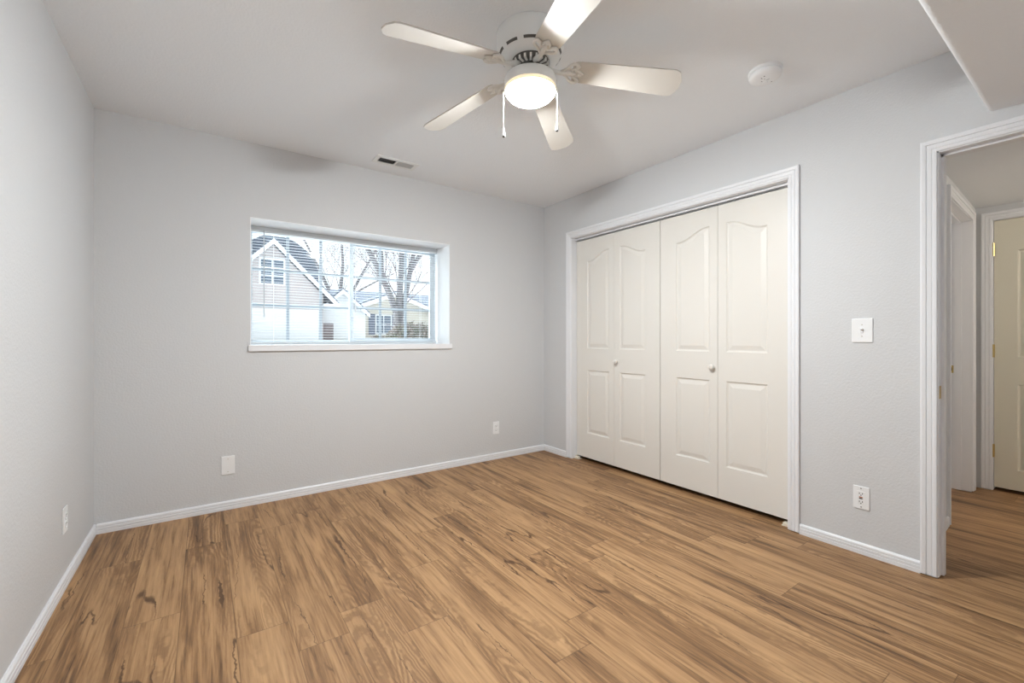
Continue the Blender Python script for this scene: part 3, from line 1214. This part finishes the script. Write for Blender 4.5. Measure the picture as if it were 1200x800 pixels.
def gable_roof(root, xa, xp, xb, za, zp, zb_, y0, y1, t=.16):
    """roof whose gable faces -Y: eaves xa/xb, ridge xp"""
    bm = B()
    for (x_, z_) in ((xa, za), (xb, zb_)):
        prism(bm, [(x_, z_), (xp, zp), (xp, zp + t), (x_, z_ + t)], lambda u, v, d: Vector((u, d, v)), y0, y1)
    return obj('roof', bm, M_ROOF, root)


def rake_fascia(root, xa, xp, xb, za, zp, zb_, y0, w=.22):
    bm = B()
    for (x_, z_) in ((xa, za), (xb, zb_)):
        prism(bm, [(x_, z_ - w), (xp, zp - w), (xp, zp + .06), (x_, z_ + .06)], lambda u, v, d: Vector((u, d, v)), y0 - .04, y0)
    return obj('fascia', bm, M_FASCIA, root)


# house with the big garage gable
hy = 26.0
h1 = empty('house', (2.9, hy, GZ), 'two-storey house with beige gable seen through left window pane', 'house')
bm = B()
prism(bm, [(.40, GZ), (5.40, GZ), (5.40, 3.55), (2.93, 6.05), (.40, 3.55)], lambda u, v, d: Vector((u, d, v)), hy, hy + 9)
obj('wall', bm, M_SIDING, h1)
bm = B()
prism(bm, [(.9, 3.6), (5.7, 3.6), (5.75, 5.3), (5.33, 6.3), (4.46, 6.94), (3.2, 7.4), (.9, 6.0)], lambda u, v, d: Vector((u, d, v)), hy + 3.0, hy + 8.0)
obj('main_roof', bm, M_ROOF, h1)
gable_roof(h1, -.30, 2.93, 6.16, 3.02, 6.28, 3.02, hy - .35, hy + 9.2)
rake_fascia(h1, -.30, 2.93, 6.16, 3.02, 6.28, 3.02, hy - .35)
for (a, b) in ((5.38, 6.15), (-.29, .42)):
    bm = B()
    box(bm, a, b, hy - .34, hy + .3, 2.78, 3.05)
    obj('eave_return', bm, M_FASCIA, h1)
bm = B()
box(bm, .36, 5.42, hy - .05, hy, 2.78, 2.98)
obj('belt_trim', bm, M_FASCIA, h1)
house_window(h1, 2.36, 3.42, 4.02, 5.28, hy, 2, 3)
bm = B()
for (a, b) in ((.62, 5.16),):
    box(bm, a, b, hy - .03, hy + .01, GZ + .02, 2.72)
    for i in range(4):
        for j in range(8):
            u0 = a + (b - a) * (j + .12) / 8
            u1 = a + (b - a) * (j + .88) / 8
            z0 = GZ + .02 + (2.70 - GZ) * (i + .12) / 4
            z1 = GZ + .02 + (2.70 - GZ) * (i + .88) / 4
            box(bm, u0, u1, hy - .045, hy - .02, z0, z1)
obj('garage_door', bm, M_GARAGE, h1, weld=False)
# entry wing
bm = B()
prism(bm, [(5.40, GZ), (8.2, GZ), (8.2, 2.72), (6.80, 3.98), (5.40, 2.72)], lambda u, v, d: Vector((u, d, v)), hy + 1.6, hy + 9)
obj('entry_wall', bm, M_GARAGE, h1)
gable_roof(h1, 5.2, 6.80, 8.40, 2.60, 4.04, 2.60, hy + 1.3, hy + 9)
rake_fascia(h1, 5.2, 6.80, 8.40, 2.60, 4.04, 2.60, hy + 1.3, .18)
bm = B()
box(bm, 5.72, 6.30, hy + 1.54, hy + 1.62, GZ, 2.05, .02)
box(bm, 5.80, 6.22, hy + 1.52, hy + 1.56, GZ + .15, GZ + .5, .01)
box(bm, 5.80, 6.22, hy + 1.52, hy + 1.56, GZ + .6, 1.95, .01)
obj('front_door', bm, M_FRONT, h1)

# second house behind the tree
ky = 34.0
h2 = empty('house', (12.4, ky, GZ), 'low cream house with grey roof behind the tree in right pane', 'house')
bm = B()
prism(bm, [(9.6, GZ), (19.4, GZ), (19.4, 3.30), (15.2, 3.55), (12.35, 4.60), (9.6, 3.55)], lambda u, v, d: Vector((u, d, v)), ky, ky + 8)
obj('wall', bm, M_SIDING2, h2)
gable_roof(h2, 8.9, 12.35, 15.8, 3.42, 4.75, 3.42, ky - .5, ky + 8)
rake_fascia(h2, 8.9, 12.35, 15.8, 3.42, 4.75, 3.42, ky - .5, .26)
bm = B()
prism(bm, [(ky + 1.0, 3.45), (ky + 5.5, 5.35), (ky + 10, 3.45), (ky + 10, 3.25), (ky + 1.0, 3.25)], lambda u, v, d: Vector((d, u, v)), 8.75, 21.0)
obj('main_roof', bm, M_ROOF, h2)
bm = B()
prism(bm, [(15.4, 3.0), (17.9, 4.35), (20.2, 3.15), (20.2, 3.0), (17.9, 4.10), (15.4, 2.85)], lambda u, v, d: Vector((u, d, v)), ky - 1.2, ky + 5)
obj('porch_roof', bm, M_ROOF, h2)
house_window(h2, 10.95, 12.1, 1.55, 2.95, ky, 2, 2)
house_window(h2, 16.6, 17.9, 1.45, 2.85, ky, 2, 2)
for x_ in (10.35, 12.2):
    bm = B()
    box(bm, x_, x_ + .48, ky - .06, ky, 1.45, 3.05)
    for i in range(10):
        box(bm, x_ + .06, x_ + .42, ky - .08, ky - .05, 1.53 + i * .148, 1.63 + i * .148)
    obj('shutter', bm, M_SHUT, h2, weld=False)


# bare trees
def grow(bm, rng, p, d, length, rad, depth, spread):
    nseg = 3
    pts, rr = [p.copy()], [rad]
    for i in range(nseg):
        d = (d + Vector((rng.uniform(-1, 1), rng.uniform(-1, 1), rng.uniform(-.5, .9))) * .16).normalized()
        p = p + d * length / nseg
        pts.append(p.copy())
        rr.append(max(.003, rad * (1 - .42 * (i + 1) / nseg)))
    tube(bm, pts, rr, 5 if depth > 2 else 3, cap=False)
    if depth == 0:
        return
    n = rng.choice((2, 3, 3)) if depth > 1 else rng.choice((2, 3))
    for i in range(n):
        k = rng.choice((1, 2, 3))
        ax = Vector((rng.uniform(-1, 1), rng.uniform(-1, 1), rng.uniform(-.25, .7)))
        nd = (d + ax * spread).normalized()
        grow(bm, rng, pts[k], nd, length * rng.uniform(.62, .86), rr[k] * rng.uniform(.5, .72), depth - 1, spread)


def bare_tree(base, limbs, label, seed, twdepth=4, r0=.24, tw=1.0, lr=1.0):
    rng = random.Random(seed)
    root = empty('bare_tree', base, label, 'tree', 'leafless trees outside')
    bm = B()
    bt = B()
    b = Vector(base)
    first = limbs[0][0]
    tube(bm, [b, b + Vector((0.0, 0, .35)), b + Vector((0.02, 0, .8)), b + Vector((0, 0, 1.2))], [r0 * 1.35, r0 * 1.05, r0 * .95, r0 * 1.0], 14)
    for pts, ra, rb in limbs:
        P = [b + Vector(q) for q in pts]
        n = len(P)
        R = [(ra + (rb - ra) * i / (n - 1)) * lr for i in range(n)]
        tube(bm, P, R, 10)
        for i in range(1, n):
            for q in range(2 if i < n - 1 else 4):
                t = rng.random()
                pp = P[i - 1].lerp(P[i], t) if i < n - 1 or q < 2 else P[i]
                out = (P[i] - P[i - 1]).normalized() + Vector((rng.uniform(-1, 1), rng.uniform(-.8, .8), rng.uniform(-.2, .6)))
                grow(bt, rng, pp, out.normalized(), rng.uniform(.8, 1.5) * tw, R[i] * .24, twdepth, .75)
    obj('trunk', bm, M_BARK, root, smooth=True, weld=False)
    obj('twigs', bt, M_TWIG, root, weld=False)
    return root


bare_tree((4.87, 13.0, GZ), [
    ([(-.05, 0, .95), (-.28, 0, 1.55), (-.62, .1, 2.35), (-1.02, .1, 3.05), (-1.5, .2, 3.8)], .16, .08),
    ([(-.5, .05, 2.1), (-.56, -.1, 2.7), (-.72, -.2, 3.4), (-1.0, -.3, 4.2)], .10, .05),
    ([(.0, 0, .95), (.04, 0, 1.6), (.10, .0, 2.5), (.12, .1, 3.4), (.02, .1, 4.4)], .16, .08),
    ([(.08, 0, .95), (.24, 0, 1.6), (.42, .0, 2.5), (.62, .1, 3.3), (1.0, .2, 4.2)], .14, .07),
    ([(.36, 0, 2.3), (.66, -.1, 2.85), (1.1, -.1, 3.3), (1.7, -.2, 3.9)], .09, .04),
    ([(.08, 0, 2.1), (.28, .2, 2.7), (.42, .3, 3.4), (.5, .4, 4.2)], .08, .04),
], 'large forked leafless tree in the right window pane', 11, 5, .185, 1.0, .66)
bare_tree((11.3, 47.0, GZ), [
    ([(0, 0, 1.1), (-.6, 0, 4.2), (-1.9, 0, 7.2), (-3.4, .1, 10.2)], .24, .08),
    ([(0, 0, 1.1), (.1, 0, 4.6), (.4, .1, 8.0), (.2, .1, 11.4)], .24, .08),
    ([(0, 0, 1.1), (.9, 0, 4.3), (2.3, .1, 7.0), (3.8, .1, 9.8)], .22, .08),
    ([(-.5, 0, 4.0), (-2.0, 0, 5.8), (-3.8, .1, 7.2), (-5.4, .1, 8.4)], .12, .05),
    ([(.7, 0, 4.0), (2.2, 0, 5.4), (4.2, .1, 6.6), (5.8, .1, 7.4)], .12, .05),
], 'distant leafless tree rising behind the roofs between the two houses', 5, 5, .26, 2.3)


def shrub(loc, rx, ry, h, n, label, seed):
    rng = random.Random(seed)
    root = empty('shrub', loc, label, 'shrub', 'shrubs under the tree')
    bm = B()
    c = Vector(loc)
    for i in range(n):
        th, u = rng.uniform(0, 2 * PI), rng.random()
        rr = .55 + .5 * rng.random()
        ph = math.acos(u)
        p = c + Vector((rx * rr * math.sin(ph) * math.cos(th), ry * rr * math.sin(ph) * math.sin(th), h * rr * math.cos(ph) + .02))
        s = rng.uniform(.018, .045)
        a = Vector((rng.uniform(-1, 1), rng.uniform(-1, 1), rng.uniform(-1, 1))).normalized()
        b_ = a.cross(Vector((rng.uniform(-1, 1), rng.uniform(-1, 1), rng.uniform(-1, 1)))).normalized()
        bm.faces.new([bm.verts.new(p + a * s * 1.6), bm.verts.new(p + b_ * s * .7), bm.verts.new(p - a * s * 1.6), bm.verts.new(p - b_ * s * .7)])
    obj('foliage', bm, M_SHRUB, root, weld=False)
    bm = B()
    for i in range(60):
        th = rng.uniform(0, 2 * PI)
        e = rng.uniform(.4, 1.08)
        tip = c + Vector((rx * e * math.cos(th), ry * e * math.sin(th), h * rng.uniform(.5, 1.15)))
        m_ = c.lerp(tip, .5) + Vector((rng.uniform(-.05, .05), rng.uniform(-.05, .05), .06))
        tube(bm, [c + Vector((0, 0, .01)), m_, tip], [.012, .008, .004], 4, cap=False)
    obj('stems', bm, M_TWIG, root, weld=False)


shrub((4.78, 11.6, GZ), .80, .5, .62, 3200, 'wide dark twiggy shrub at the foot of the forked tree', 3)
shrub((4.13, 12.6, GZ), .24, .2, .26, 500, 'small round shrub left of the wide one', 4)
